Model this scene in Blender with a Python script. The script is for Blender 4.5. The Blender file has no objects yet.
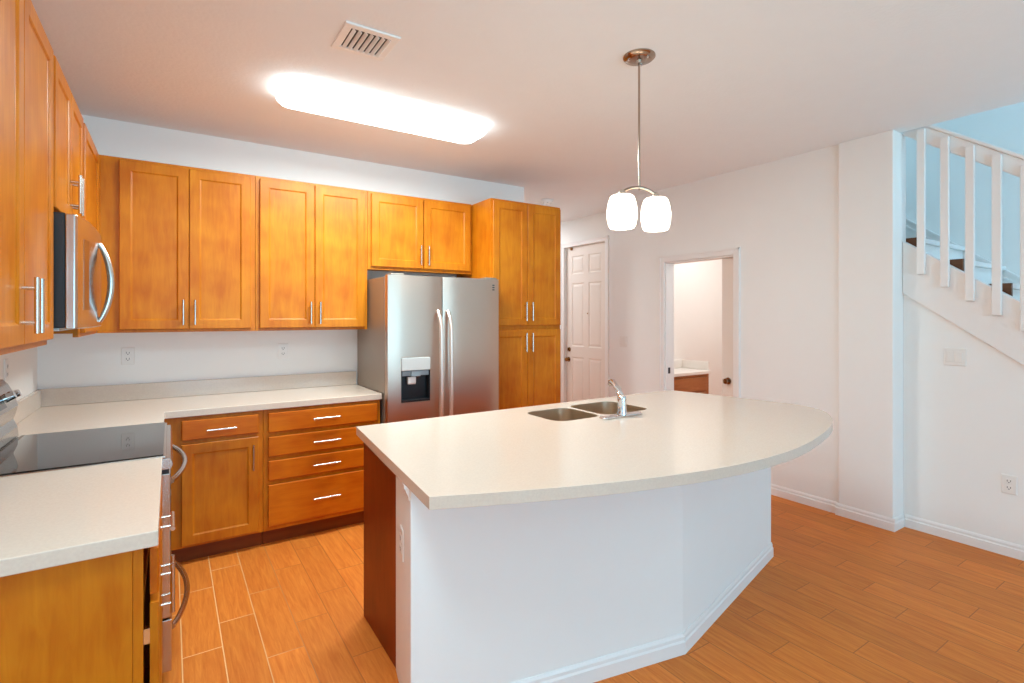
import bpy, bmesh, math, random
from mathutils import Vector, Matrix

random.seed(4)
sc = bpy.context.scene
COL = sc.collection

# ------------------------------------------------------------------ camera, world, lights, exposure
F_PX, H_CAM, HORIZON = 520.0, 1.467, 316.0
YAW = math.atan((512 - 170) / 520.0)
cam = bpy.data.cameras.new('camera')
cam.sensor_fit = 'HORIZONTAL'
cam.sensor_width = 36.0
cam.lens = 36.0 * F_PX / 1024.0
cam.shift_y = -(341.5 - HORIZON) / 1024.0
cam.clip_start = 0.02
cam_o = bpy.data.objects.new('camera', cam)
cam_o.location = (0, 0, H_CAM)
cam_o.rotation_euler = (math.pi / 2, 0, -YAW)
COL.objects.link(cam_o)
sc.camera = cam_o

vs = sc.view_settings
vs.view_transform = 'Standard'
vs.look = 'None'
vs.gamma = 1.0
vs.use_curve_mapping = False
vs.exposure = 0.0
sc.cycles.use_denoising = True
sc.cycles.max_bounces = 12
sc.cycles.diffuse_bounces = 8
sc.cycles.glossy_bounces = 5
sc.cycles.sample_clamp_indirect = 6.0

world = bpy.data.worlds.new('daylight')
sc.world = world
world.use_nodes = True
bg = world.node_tree.nodes['Background']
bg.inputs['Color'].default_value = (0.20, 0.64, 1.0, 1)
bg.inputs['Strength'].default_value = 2.0


def area(name, loc, rot, sx, sy, power, color, spread=180):
    l = bpy.data.lights.new(name, 'AREA')
    l.shape = 'RECTANGLE'
    l.size, l.size_y = sx, sy
    l.energy = power
    l.color = color
    l.spread = math.radians(spread)
    o = bpy.data.objects.new(name, l)
    o.location = loc
    o.rotation_euler = rot
    COL.objects.link(o)
    return o


def point(name, loc, power, color, radius=0.05):
    l = bpy.data.lights.new(name, 'POINT')
    l.energy = power
    l.color = color
    l.shadow_soft_size = radius
    o = bpy.data.objects.new(name, l)
    o.location = loc
    COL.objects.link(o)
    return o


R90 = math.pi / 2
# daylight through the wide glazed openings behind the photographer
area('daylight_rear', (1.8, -4.25, 1.30), (R90, 0, 0), 3.9, 2.3, 165, (0.44, 0.81, 1.12))
# added fill outside those openings, aimed up in a cone to brighten the ceiling
area('added_ceiling_fill', (2.0, -4.35, 0.55), (R90 + math.radians(58), 0, 0), 4.2, 1.0, 150, (0.44, 0.80, 0.94), 110)
# window high in the stairwell
area('daylight_stairwell', (4.78, -1.2, 4.9), (0, 0, 0), 0.9, 3.0, 38, (0.40, 0.80, 1.22))
# ceiling light of the washroom
area('washroom_ceiling_light', (5.2, 3.3, 2.70), (0, 0, 0), 0.9, 0.9, 16, (1.0, 0.98, 0.98))
# ceiling light of the entry hall
area('hall_ceiling_light', (3.7, 6.0, 2.72), (0, 0, 0), 0.5, 0.5, 19, (0.93, 0.99, 1.05))
# added unseen fill overhead, brightens the left worktop, lower cabinets and aisle
area('added_left_fill', (0.0, 0.75, 2.72), (0, 0, 0), 0.6, 0.6, 31, (0.62, 0.90, 1.05))

# ------------------------------------------------------------------ materials


def srgb(r, g, b):
    def f(c):
        c /= 255.0
        return c / 12.92 if c <= 0.04045 else ((c + 0.055) / 1.055) ** 2.4
    return (f(r), f(g), f(b), 1)


def nodes_of(name):
    m = bpy.data.materials.new(name)
    m.use_nodes = True
    nt = m.node_tree
    return m, nt, nt.nodes, nt.links, nt.nodes['Principled BSDF']


def plain(name, col, rough=0.5, metal=0.0, noise=0.03, scale=8.0, bump=0.0, bscale=80.0, coat=0.0):
    m, nt, N, L, b = nodes_of(name)
    tc = N.new('ShaderNodeTexCoord')
    nz = N.new('ShaderNodeTexNoise')
    nz.inputs['Scale'].default_value = scale
    nz.inputs['Detail'].default_value = 3
    L.new(tc.outputs['Object'], nz.inputs['Vector'])
    hsv = N.new('ShaderNodeHueSaturation')
    hsv.inputs['Color'].default_value = col
    mr = N.new('ShaderNodeMapRange')
    mr.inputs['To Min'].default_value = 1 - noise
    mr.inputs['To Max'].default_value = 1 + noise
    L.new(nz.outputs['Fac'], mr.inputs['Value'])
    L.new(mr.outputs['Result'], hsv.inputs['Value'])
    L.new(hsv.outputs['Color'], b.inputs['Base Color'])
    b.inputs['Roughness'].default_value = rough
    b.inputs['Metallic'].default_value = metal
    b.inputs['Coat Weight'].default_value = coat
    if bump:
        n2 = N.new('ShaderNodeTexNoise')
        n2.inputs['Scale'].default_value = bscale
        n2.inputs['Detail'].default_value = 4
        L.new(tc.outputs['Object'], n2.inputs['Vector'])
        bp = N.new('ShaderNodeBump')
        bp.inputs['Strength'].default_value = bump
        bp.inputs['Distance'].default_value = 0.004
        L.new(n2.outputs['Fac'], bp.inputs['Height'])
        L.new(bp.outputs['Normal'], b.inputs['Normal'])
    return m


def wood(name, c0, c1, axis='Z', rough=0.33, fine=26.0):
    """Stained maple: broad blotches plus fine grain running along one axis."""
    m, nt, N, L, b = nodes_of(name)
    tc = N.new('ShaderNodeTexCoord')
    mp = N.new('ShaderNodeMapping')
    s = [9.0, 9.0, 9.0]
    s['XYZ'.index(axis)] = 1.1
    mp.inputs['Scale'].default_value = s
    L.new(tc.outputs['Object'], mp.inputs['Vector'])
    n1 = N.new('ShaderNodeTexNoise')
    n1.inputs['Scale'].default_value = fine / 6
    n1.inputs['Detail'].default_value = 6
    n1.inputs['Roughness'].default_value = 0.6
    n1.inputs['Distortion'].default_value = 0.6
    L.new(mp.outputs['Vector'], n1.inputs['Vector'])
    n2 = N.new('ShaderNodeTexNoise')
    n2.inputs['Scale'].default_value = 5.0
    n2.inputs['Detail'].default_value = 2
    L.new(tc.outputs['Object'], n2.inputs['Vector'])
    add = N.new('ShaderNodeMath')
    add.operation = 'MULTIPLY_ADD'
    L.new(n2.outputs['Fac'], add.inputs[0])
    add.inputs[1].default_value = 0.55
    mul = N.new('ShaderNodeMath')
    mul.operation = 'MULTIPLY'
    mul.inputs[1].default_value = 0.45
    L.new(n1.outputs['Fac'], mul.inputs[0])
    L.new(mul.outputs[0], add.inputs[2])
    cr = N.new('ShaderNodeValToRGB')
    cr.color_ramp.elements[0].position = 0.32
    cr.color_ramp.elements[0].color = c0
    cr.color_ramp.elements[1].position = 0.68
    cr.color_ramp.elements[1].color = c1
    L.new(add.outputs[0], cr.inputs['Fac'])
    L.new(cr.outputs['Color'], b.inputs['Base Color'])
    b.inputs['Roughness'].default_value = rough
    b.inputs['Specular IOR Level'].default_value = 0.25
    return m


def brushed(name, col, rough, axis='Z', strength=0.10):
    m, nt, N, L, b = nodes_of(name)
    tc = N.new('ShaderNodeTexCoord')
    mp = N.new('ShaderNodeMapping')
    s = [900.0, 900.0, 900.0]
    s['XYZ'.index(axis)] = 2.0
    mp.inputs['Scale'].default_value = s
    L.new(tc.outputs['Object'], mp.inputs['Vector'])
    nz = N.new('ShaderNodeTexNoise')
    nz.inputs['Scale'].default_value = 1.0
    nz.inputs['Detail'].default_value = 2
    L.new(mp.outputs['Vector'], nz.inputs['Vector'])
    mr = N.new('ShaderNodeMapRange')
    mr.inputs['To Min'].default_value = rough - strength * 0.5
    mr.inputs['To Max'].default_value = rough + strength * 0.5
    L.new(nz.outputs['Fac'], mr.inputs['Value'])
    L.new(mr.outputs['Result'], b.inputs['Roughness'])
    b.inputs['Base Color'].default_value = col
    b.inputs['Metallic'].default_value = 1.0
    return m


def glow(name, col, strength, base=(0.9, 0.9, 0.9, 1)):
    m, nt, N, L, b = nodes_of(name)
    b.inputs['Base Color'].default_value = base
    b.inputs['Roughness'].default_value = 0.3
    b.inputs['Emission Color'].default_value = col
    b.inputs['Emission Strength'].default_value = strength
    return m


def floor_material():
    """Wood-look porcelain planks, 0.1525 x 0.61 m, laid along Y in a third stagger."""
    m, nt, N, L, b = nodes_of('wood_look_tile')
    W, LEN, G = 0.1525, 0.61, 0.0022

    def math_(op, a=None, bb=None):
        n = N.new('ShaderNodeMath')
        n.operation = op
        for i, v in enumerate((a, bb)):
            if v is None:
                continue
            if isinstance(v, (int, float)):
                n.inputs[i].default_value = v
            else:
                L.new(v, n.inputs[i])
        return n.outputs[0]
    tc = N.new('ShaderNodeTexCoord')
    sp = N.new('ShaderNodeSeparateXYZ')
    L.new(tc.outputs['Object'], sp.inputs[0])
    u = math_('DIVIDE', math_('SUBTRACT', sp.outputs['X'], 0.0430), W)
    col = math_('FLOOR', u)
    fu = math_('SUBTRACT', u, col)
    v = math_('DIVIDE', math_('SUBTRACT', math_('SUBTRACT', sp.outputs['Y'], 2.635), math_('MULTIPLY', col, 0.2075)), LEN)
    row = math_('FLOOR', v)
    fv = math_('SUBTRACT', v, row)
    du = math_('MULTIPLY', math_('MINIMUM', fu, math_('SUBTRACT', 1.0, fu)), W)
    dv = math_('MULTIPLY', math_('MINIMUM', fv, math_('SUBTRACT', 1.0, fv)), LEN)
    d = math_('MINIMUM', du, dv)
    joint = math_('LESS_THAN', d, G)
    cmb = N.new('ShaderNodeCombineXYZ')
    L.new(col, cmb.inputs[0])
    L.new(row, cmb.inputs[1])
    wn = N.new('ShaderNodeTexWhiteNoise')
    wn.noise_dimensions = '3D'
    L.new(cmb.outputs[0], wn.inputs['Vector'])
    # grain
    off = N.new('ShaderNodeVectorMath')
    off.operation = 'MULTIPLY_ADD'
    L.new(wn.outputs['Color'], off.inputs[0])
    off.inputs[1].default_value = (7, 7, 7)
    L.new(tc.outputs['Object'], off.inputs[2])
    mp = N.new('ShaderNodeMapping')
    mp.inputs['Scale'].default_value = (60, 4.5, 1)
    L.new(off.outputs[0], mp.inputs['Vector'])
    nz = N.new('ShaderNodeTexNoise')
    nz.inputs['Scale'].default_value = 1.0
    nz.inputs['Detail'].default_value = 7
    nz.inputs['Roughness'].default_value = 0.65
    nz.inputs['Distortion'].default_value = 0.7
    L.new(mp.outputs[0], nz.inputs['Vector'])
    cr = N.new('ShaderNodeValToRGB')
    cr.color_ramp.elements[0].position = 0.30
    cr.color_ramp.elements[0].color = srgb(200, 104, 34)
    cr.color_ramp.elements[1].position = 0.72
    cr.color_ramp.elements[1].color = srgb(226, 137, 54)
    L.new(nz.outputs['Fac'], cr.inputs['Fac'])
    hsv = N.new('ShaderNodeHueSaturation')
    mr = N.new('ShaderNodeMapRange')
    mr.inputs['To Min'].default_value = 0.90
    mr.inputs['To Max'].default_value = 1.08
    L.new(wn.outputs['Value'], mr.inputs['Value'])
    L.new(mr.outputs[0], hsv.inputs['Value'])
    L.new(cr.outputs[0], hsv.inputs['Color'])
    # grout: pale towards the left wall, brown further right
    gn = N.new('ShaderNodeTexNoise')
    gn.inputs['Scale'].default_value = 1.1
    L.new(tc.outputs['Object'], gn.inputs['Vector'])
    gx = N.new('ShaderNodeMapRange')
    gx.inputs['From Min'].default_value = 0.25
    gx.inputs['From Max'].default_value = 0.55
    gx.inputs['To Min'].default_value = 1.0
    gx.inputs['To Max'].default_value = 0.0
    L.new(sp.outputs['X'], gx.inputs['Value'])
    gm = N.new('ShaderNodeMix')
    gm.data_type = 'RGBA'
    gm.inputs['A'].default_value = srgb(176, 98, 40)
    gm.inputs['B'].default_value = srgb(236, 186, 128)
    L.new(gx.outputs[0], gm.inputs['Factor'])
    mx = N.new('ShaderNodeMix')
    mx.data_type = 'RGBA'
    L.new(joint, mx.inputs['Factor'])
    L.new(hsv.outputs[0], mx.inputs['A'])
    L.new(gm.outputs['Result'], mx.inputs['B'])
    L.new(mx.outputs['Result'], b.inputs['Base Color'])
    b.inputs['Roughness'].default_value = 0.5
    b.inputs['Specular IOR Level'].default_value = 0.3
    bp = N.new('ShaderNodeBump')
    bp.inputs['Strength'].default_value = 0.25
    bp.inputs['Distance'].default_value = 0.002
    hh = math_('MINIMUM', math_('DIVIDE', d, 0.004), 1.0)
    h2 = math_('ADD', hh, math_('MULTIPLY', nz.outputs['Fac'], 0.12))
    L.new(h2, bp.inputs['Height'])
    L.new(bp.outputs[0], b.inputs['Normal'])
    return m


def quartz():
    m, nt, N, L, b = nodes_of('quartz')
    tc = N.new('ShaderNodeTexCoord')
    nz = N.new('ShaderNodeTexNoise')
    nz.inputs['Scale'].default_value = 140
    nz.inputs['Detail'].default_value = 3
    L.new(tc.outputs['Object'], nz.inputs['Vector'])
    cr = N.new('ShaderNodeValToRGB')
    cr.color_ramp.elements[0].position = 0.35
    cr.color_ramp.elements[0].color = srgb(212, 194, 178)
    cr.color_ramp.elements[1].position = 0.65
    cr.color_ramp.elements[1].color = srgb(217, 200, 183)
    L.new(nz.outputs['Fac'], cr.inputs['Fac'])
    L.new(cr.outputs[0], b.inputs['Base Color'])
    b.inputs['Roughness'].default_value = 0.16
    return m


M = {}
M['wall'] = plain('wall_paint', srgb(240, 238, 234), 0.75, noise=0.01, bump=0.05, bscale=120)
M['ceiling'] = plain('ceiling_paint', srgb(238, 238, 238), 0.9, noise=0.015, bump=0.35, bscale=55)
M['trim'] = plain('white_gloss_trim', srgb(238, 234, 230), 0.4, noise=0.01)
M['door_white'] = plain('door_paint', srgb(234, 224, 214), 0.45, noise=0.01)
M['maple'] = wood('maple_vertical', srgb(177, 89, 4), srgb(207, 127, 22), 'Z', 0.38)
M['maple_x'] = wood('maple_along_x', srgb(180, 82, 3), srgb(208, 116, 16), 'X', 0.38)
M['maple_y'] = wood('maple_along_y', srgb(180, 82, 3), srgb(208, 116, 16), 'Y', 0.38)
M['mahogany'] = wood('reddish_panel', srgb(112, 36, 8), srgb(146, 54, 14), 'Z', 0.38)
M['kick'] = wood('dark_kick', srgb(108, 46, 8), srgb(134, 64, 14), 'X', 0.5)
M['tread'] = wood('brown_tread', srgb(96, 58, 36), srgb(128, 82, 54), 'Y', 0.45)
M['vanity'] = wood('vanity_wood', srgb(150, 88, 46), srgb(184, 118, 70), 'X', 0.3)
M['steel'] = brushed('stainless', srgb(202, 174, 156), 0.34, 'Z', 0.05)
M['steel_y'] = brushed('stainless_along_y', srgb(205, 200, 195), 0.2, 'Y', 0.06)
M['steel_side'] = plain('grey_case', srgb(158, 146, 134), 0.42, 0.6, 0.02)
M['nickel'] = brushed('brushed_nickel', srgb(214, 204, 192), 0.24, 'Z', 0.06)
M['bar_steel'] = brushed('satin_bar_steel', srgb(238, 226, 216), 0.42, 'Z', 0.04)
M['chrome'] = plain('chrome', srgb(226, 226, 228), 0.08, 1.0, 0.0)
M['dark_nickel'] = plain('satin_bronze_nickel', srgb(170, 150, 134), 0.18, 1.0, 0.02)
M['brass'] = plain('aged_brass', srgb(150, 108, 62), 0.25, 1.0, 0.02)
M['black'] = plain('black_plastic', srgb(22, 22, 24), 0.35, 0.0, 0.02)
M['black_glass'] = plain('black_glass', srgb(20, 22, 20), 0.04, 0.0, 0.0, coat=0.5)
M['tinted_glass'] = plain('tinted_mirror_glass', srgb(150, 124, 104), 0.12, 0.9, 0.0)
M['blue_grey'] = plain('blue_grey_plastic', srgb(140, 152, 158), 0.3, 0.0, 0.02)
M['grey_plastic'] = plain('grey_plastic', srgb(202, 202, 198), 0.3, 0.0, 0.02)
M['white_plastic'] = plain('white_plastic', srgb(236, 232, 226), 0.35, 0.0, 0.01)
M['slot'] = plain('dark_slot', srgb(60, 54, 50), 0.5, 0.0, 0.0)
M['sink'] = brushed('sink_steel', srgb(222, 204, 182), 0.3, 'X', 0.06)
M['quartz'] = quartz()
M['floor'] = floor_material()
M['tube_light'] = glow('lit_acrylic', (0.82, 0.98, 1.02, 1), 7.5)
M['shade'] = glow('lit_frosted_glass', (1.0, 0.84, 0.64, 1), 4.5)
M['glass'] = None


def glass_mat():
    m, nt, N, L, b = nodes_of('window_glass')
    tr = N.new('ShaderNodeBsdfTransparent')
    tr.inputs['Color'].default_value = (0.95, 0.98, 0.97, 1)
    gl = N.new('ShaderNodeBsdfGlossy')
    gl.inputs['Roughness'].default_value = 0.0
    fr = N.new('ShaderNodeFresnel')
    fr.inputs['IOR'].default_value = 1.45
    mix = N.new('ShaderNodeMixShader')
    L.new(fr.outputs[0], mix.inputs[0])
    L.new(tr.outputs[0], mix.inputs[1])
    L.new(gl.outputs[0], mix.inputs[2])
    L.new(mix.outputs[0], N['Material Output'].inputs['Surface'])
    return m


M['glass'] = glass_mat()

# ------------------------------------------------------------------ mesh helpers
ORIGIN = {}


def quad(bm, vs_):
    return bm.faces.new(vs_)


def bx(bm, x0, x1, y0, y1, z0, z1):
    x0, x1 = min(x0, x1), max(x0, x1)
    y0, y1 = min(y0, y1), max(y0, y1)
    z0, z1 = min(z0, z1), max(z0, z1)
    v = [bm.verts.new((x, y, z)) for z in (z0, z1) for y in (y0, y1) for x in (x0, x1)]
    for f in ((0, 2, 3, 1), (4, 5, 7, 6), (0, 1, 5, 4), (2, 6, 7, 3), (0, 4, 6, 2), (1, 3, 7, 5)):
        bm.faces.new([v[i] for i in f])


def prism(bm, pts, axis, a0, a1):
    """Extrude a closed 2-D outline. axis 'Z': (x,y); 'Y': (x,z); 'X': (y,z)."""
    def P(p, a):
        if axis == 'Z':
            return (p[0], p[1], a)
        if axis == 'Y':
            return (p[0], a, p[1])
        return (a, p[0], p[1])
    lo = [bm.verts.new(P(p, a0)) for p in pts]
    hi = [bm.verts.new(P(p, a1)) for p in pts]
    n = len(pts)
    bm.faces.new(lo)
    bm.faces.new(list(reversed(hi)))
    for i in range(n):
        j = (i + 1) % n
        bm.faces.new((lo[i], hi[i], hi[j], lo[j]))


def slab_with_holes(bm, outer, holes, z0, z1):
    edges = []
    for loop in [outer] + holes:
        vv = [bm.verts.new((p[0], p[1], z1)) for p in loop]
        edges += [bm.edges.new((vv[i], vv[(i + 1) % len(vv)])) for i in range(len(vv))]
    r = bmesh.ops.triangle_fill(bm, use_beauty=True, use_dissolve=False, edges=edges)
    faces = [g for g in r['geom'] if isinstance(g, bmesh.types.BMFace)]
    ex = bmesh.ops.extrude_face_region(bm, geom=faces)
    for g in ex['geom']:
        if isinstance(g, bmesh.types.BMVert):
            g.co.z = z0


def tube(bm, pts, r, n=12, caps=True):
    pts = [Vector(p) for p in pts]
    rs = r if isinstance(r, (list, tuple)) else [r] * len(pts)
    rings = []
    prev = None
    for i, p in enumerate(pts):
        t = (pts[min(i + 1, len(pts) - 1)] - pts[max(i - 1, 0)]).normalized()
        if prev is None:
            a = Vector((0, 0, 1)) if abs(t.z) < 0.9 else Vector((1, 0, 0))
            e1 = t.cross(a).normalized()
        else:
            e1 = (prev - t * prev.dot(t)).normalized()
        prev = e1
        e2 = t.cross(e1)
        rings.append([bm.verts.new(p + (e1 * math.cos(k * 2 * math.pi / n) + e2 * math.sin(k * 2 * math.pi / n)) * rs[i]) for k in range(n)])
    for a, b in zip(rings, rings[1:]):
        for k in range(n):
            bm.faces.new((a[k], a[(k + 1) % n], b[(k + 1) % n], b[k]))
    if caps:
        bm.faces.new(list(reversed(rings[0])))
        bm.faces.new(rings[-1])


def lathe(bm, prof, c, n=28, axis='Z', close=True):
    rings = []
    for r, h in prof:
        ring = []
        for k in range(n):
            a = 2 * math.pi * k / n
            ca, sa = r * math.cos(a), r * math.sin(a)
            if axis == 'Z':
                p = (c[0] + ca, c[1] + sa, c[2] + h)
            elif axis == 'X':
                p = (c[0] + h, c[1] + ca, c[2] + sa)
            else:
                p = (c[0] + ca, c[1] + h, c[2] + sa)
            ring.append(bm.verts.new(p))
        rings.append(ring)
    for a, b in zip(rings, rings[1:]):
        for k in range(n):
            bm.faces.new((a[k], a[(k + 1) % n], b[(k + 1) % n], b[k]))
    if close:
        bm.faces.new(list(reversed(rings[0])))
        bm.faces.new(rings[-1])


def obj(name, bm, mat, parent=None, bevel=0.0, smooth=False, seg=2):
    bmesh.ops.recalc_face_normals(bm, faces=bm.faces)
    root = parent
    while root is not None and root.parent is not None:
        root = root.parent
    off = ORIGIN.get(root.name, (0, 0, 0)) if root is not None else (0, 0, 0)
    if root is not None:
        bmesh.ops.translate(bm, verts=bm.verts, vec=[-v for v in off])
    me = bpy.data.meshes.new(name)
    bm.to_mesh(me)
    bm.free()
    me.materials.append(M[mat] if isinstance(mat, str) else mat)
    o = bpy.data.objects.new(name, me)
    COL.objects.link(o)
    if parent is not None:
        o.parent = parent
    if smooth:
        for p in me.polygons:
            p.use_smooth = True
        md = o.modifiers.new('edges', 'EDGE_SPLIT')
        md.split_angle = math.radians(38)
    if bevel:
        md = o.modifiers.new('bevel', 'BEVEL')
        md.width = bevel
        md.segments = seg
        md.limit_method = 'ANGLE'
        md.angle_limit = math.radians(40)
    return o


def thing(name, label, cat, loc, group=None):
    o = bpy.data.objects.new(name, None)
    o.empty_display_size = 0.1
    o.location = loc
    COL.objects.link(o)
    ORIGIN[o.name] = tuple(loc)
    tag(o, label, cat, group)
    return o


def tag(o, label, cat, group=None):
    o['label'] = label
    o['category'] = cat
    if group:
        o['group'] = group
    return o


def struct(name, bm, mat, bevel=0.0, smooth=False):
    o = obj(name, bm, mat, None, bevel, smooth)
    o['kind'] = 'structure'
    return o


def B():
    return bmesh.new()


def box_obj(name, dims, mat, parent, bevel=0.002):
    bm = B()
    bx(bm, *dims)
    return obj(name, bm, mat, parent, bevel)


# ------------------------------------------------------------------ room shell
LW, BW, RW, CW, SW = -0.675, 4.24, 4.14, 4.12, 4.285   # left wall, back wall, right wall, column face, stair wall
CZ = 2.74
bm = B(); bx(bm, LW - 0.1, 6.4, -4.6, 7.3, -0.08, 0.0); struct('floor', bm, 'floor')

bm = B()
prism(bm, [(LW - 0.1, -4.1), (4.235, -4.1), (4.235, 1.60), (4.40, 1.60), (4.40, 2.45), (6.4, 2.45), (6.4, 7.3), (LW - 0.1, 7.3)], 'Z', CZ, CZ + 0.26)
struct('ceiling', bm, 'ceiling')

bm = B(); bx(bm, LW - 0.1, LW, -4.1, BW + 0.1, 0, CZ); struct('wall_left', bm, 'wall')
bm = B()
prism(bm, [(LW, BW), (2.93, BW), (2.93, 7.1), (2.83, 7.1), (2.83, BW + 0.1), (LW, BW + 0.1)], 'Z', 0, CZ)
struct('wall_back', bm, 'wall')
bm = B(); bx(bm, 2.83, 4.7, 7.1, 7.2, 0, CZ); struct('wall_hall_end', bm, 'wall')

# right wall with the washroom doorway
D2a, D2b, D2h = 2.742, 3.508, 2.005
bm = B()
bx(bm, RW, RW + 0.038, 1.885, D2a, 0, D2h)
bx(bm, RW + 0.082, RW + 0.12, 1.885, D2a, 0, D2h)
bx(bm, RW, RW + 0.12, 1.885, D2a, D2h, CZ)
bx(bm, RW, RW + 0.12, D2b, 4.235, 0, CZ)
bx(bm, RW, RW + 0.12, D2a, D2b, D2h, CZ)
struct('wall_right', bm, 'wall')
# column beside the stairs
bm = B(); bx(bm, CW, SW + 0.05, 1.535, 1.884, 0, CZ); struct('wall_column', bm, 'wall', 0.006)
# recessed entry wall with the front door opening
EX = 4.45
D1a, D1b, D1h = 4.68, 5.475, 2.385
bm = B()
bx(bm, RW, EX + 0.12, 4.236, 4.30, 0, CZ)
bx(bm, EX, EX + 0.12, 4.30, D1a, 0, CZ)
bx(bm, EX, EX + 0.12, D1b, 7.1, 0, CZ)
bx(bm, EX, EX + 0.12, D1a, D1b, D1h, CZ)
struct('wall_entry', bm, 'wall')
# washroom walls
bm = B(); bx(bm, RW + 0.121, 6.3, 4.15, 4.235, 0, CZ); struct('wall_washroom_back', bm, 'wall')
bm = B(); bx(bm, 6.3, 6.4, 2.45, 4.235, 0, CZ); struct('wall_washroom_side', bm, 'wall')
bm = B(); bx(bm, RW + 0.121, 6.3, 2.45, 2.55, 0, CZ); struct('wall_washroom_front', bm, 'wall')

# wall below the stairs, its top following the stringer
ST = lambda y: 1.982 - 0.727 * (1.525 - y)     # stringer top edge
SB = lambda y: 1.620 - 0.740 * (1.525 - y)     # stringer bottom edge
yb = 1.525 - 1.60 / 0.740
bm = B()
prism(bm, [(1.534, 0), (1.534, SB(1.534) + 0.18), (yb, 0.20), (yb - 0.25, 0.0)], 'X', SW, SW + 0.05)
struct('wall_stair', bm, 'wall')
# far wall of the stairwell and its upper storey
bm = B()
bx(bm, 5.30, 5.40, -4.1, 2.45, 0, 5.2)
bx(bm, 4.235, 5.30, 2.35, 2.449, CZ - 0.4, 5.2)
bx(bm, 4.10, 4.235, -4.1, 2.45, CZ + 0.262, 5.2)
struct('wall_stairwell', bm, 'wall')
bm = B(); bx(bm, 4.10, 5.40, -4.1, 2.45, 5.2, 5.3); struct('ceiling_stairwell', bm, 'wall')

# wall behind the photographer with two wide glazed openings
bm = B()
RY = -4.0
for x0, x1, z0, z1 in ((LW, 0.0, 0, CZ), (1.9, 2.2, 0, CZ), (4.1, 5.3, 0, CZ), (0.0, 1.9, 2.35, CZ), (2.2, 4.1, 2.35, CZ), (4.1, 5.3, CZ, 5.2)):
    bx(bm, x0, x1, RY - 0.1, RY, z0, z1)
struct('wall_rear', bm, 'wall')
for k, (x0, x1) in enumerate(((0.0, 1.9), (2.2, 4.1))):
    bm = B()
    xm = (x0 + x1) / 2
    for a, b_ in ((x0, x0 + 0.06), (xm - 0.04, xm + 0.04), (x1 - 0.06, x1)):
        bx(bm, a, b_, RY - 0.08, RY - 0.02, 0.0, 2.35)
    bx(bm, x0, x1, RY - 0.08, RY - 0.02, 2.28, 2.35)
    bx(bm, x0, x1, RY - 0.08, RY - 0.02, 0.0, 0.08)
    w = struct('window_%d' % (k + 1), bm, 'trim')
    bm = B(); bx(bm, x0 + 0.06, x1 - 0.06, RY - 0.053, RY - 0.047, 0.08, 2.28)
    obj('pane', bm, 'glass', w)


def baseboard(name, runs, h=0.085, t=0.013):
    """runs: list of (p, q) floor segments; the board sticks out on the left of p->q."""
    bm = B()
    for p, q in runs:
        p, q = Vector((p[0], p[1], 0)), Vector((q[0], q[1], 0))
        d = (q - p).normalized()
        n = Vector((-d.y, d.x, 0))
        prof = [(0, 0), (t, 0), (t, h * 0.62), (t * 0.62, h * 0.70), (t * 0.62, h * 0.86), (t * 0.25, h), (0, h)]
        a = [bm.verts.new(p + n * u + Vector((0, 0, z))) for u, z in prof]
        b = [bm.verts.new(q + n * u + Vector((0, 0, z))) for u, z in prof]
        bm.faces.new(a)
        bm.faces.new(list(reversed(b)))
        for i in range(len(prof)):
            j = (i + 1) % len(prof)
            bm.faces.new((a[i], b[i], b[j], a[j]))
    return bm


struct('baseboard_right', baseboard('b', [((RW, 1.885), (RW, 2.68)), ((RW, 3.57), (RW, 4.235))]), 'trim')
struct('baseboard_column', baseboard('b', [((CW, 1.522), (CW, 1.898)), ((SW, 1.535), (CW, 1.535))]), 'trim')
struct('baseboard_stair', baseboard('b', [((SW, -0.55), (SW, 1.521))]), 'trim')
struct('baseboard_entry', baseboard('b', [((EX, 4.30), (EX, 4.61)), ((EX, 5.55), (EX, 7.1))]), 'trim')
struct('baseboard_washroom', baseboard('b', [((6.3, 2.55), (6.3, 4.15))]), 'trim')

# casings
def casing(name, x, ya, yb_, zh, w=0.058, t=0.016):
    bm = B()
    for y0, y1, z0, z1 in ((ya - w, ya, 0, zh + w), (yb_, yb_ + w, 0, zh + w), (ya, yb_, zh, zh + w)):
        bx(bm, x - t, x, y0, y1, z0, z1)
    # raised outer bead
    for y0, y1, z0, z1 in ((ya - w, ya - w + 0.016, 0, zh + w), (yb_ + w - 0.016, yb_ + w, 0, zh + w), (ya - w, yb_ + w, zh + w - 0.016, zh + w)):
        bx(bm, x - t - 0.006, x - t, y0, y1, z0, z1)
    return struct(name, bm, 'trim', 0.002)


casing('trim_washroom_doorway', RW, D2a, D2b, D2h)
bm = B()
bx(bm, RW + 0.001, RW + 0.119, D2b - 0.014, D2b - 0.001, 0, D2h - 0.001)
bx(bm, RW + 0.001, RW + 0.036, D2a + 0.001, D2a + 0.012, 0, D2h - 0.015)
bx(bm, RW + 0.084, RW + 0.119, D2a + 0.001, D2a + 0.012, 0, D2h - 0.015)
bx(bm, RW + 0.001, RW + 0.119, D2a + 0.001, D2b - 0.014, D2h - 0.015, D2h - 0.001)
jamb = struct('trim_washroom_jamb', bm, 'trim')
bm = B()
bx(bm, RW + 0.030, RW + 0.060, D2b - 0.016, D2b - 0.0145, 0.89, 0.95)
obj('strike_plate', bm, 'black', jamb)
casing('trim_front_door', EX, D1a, D1b, D1h)


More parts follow.
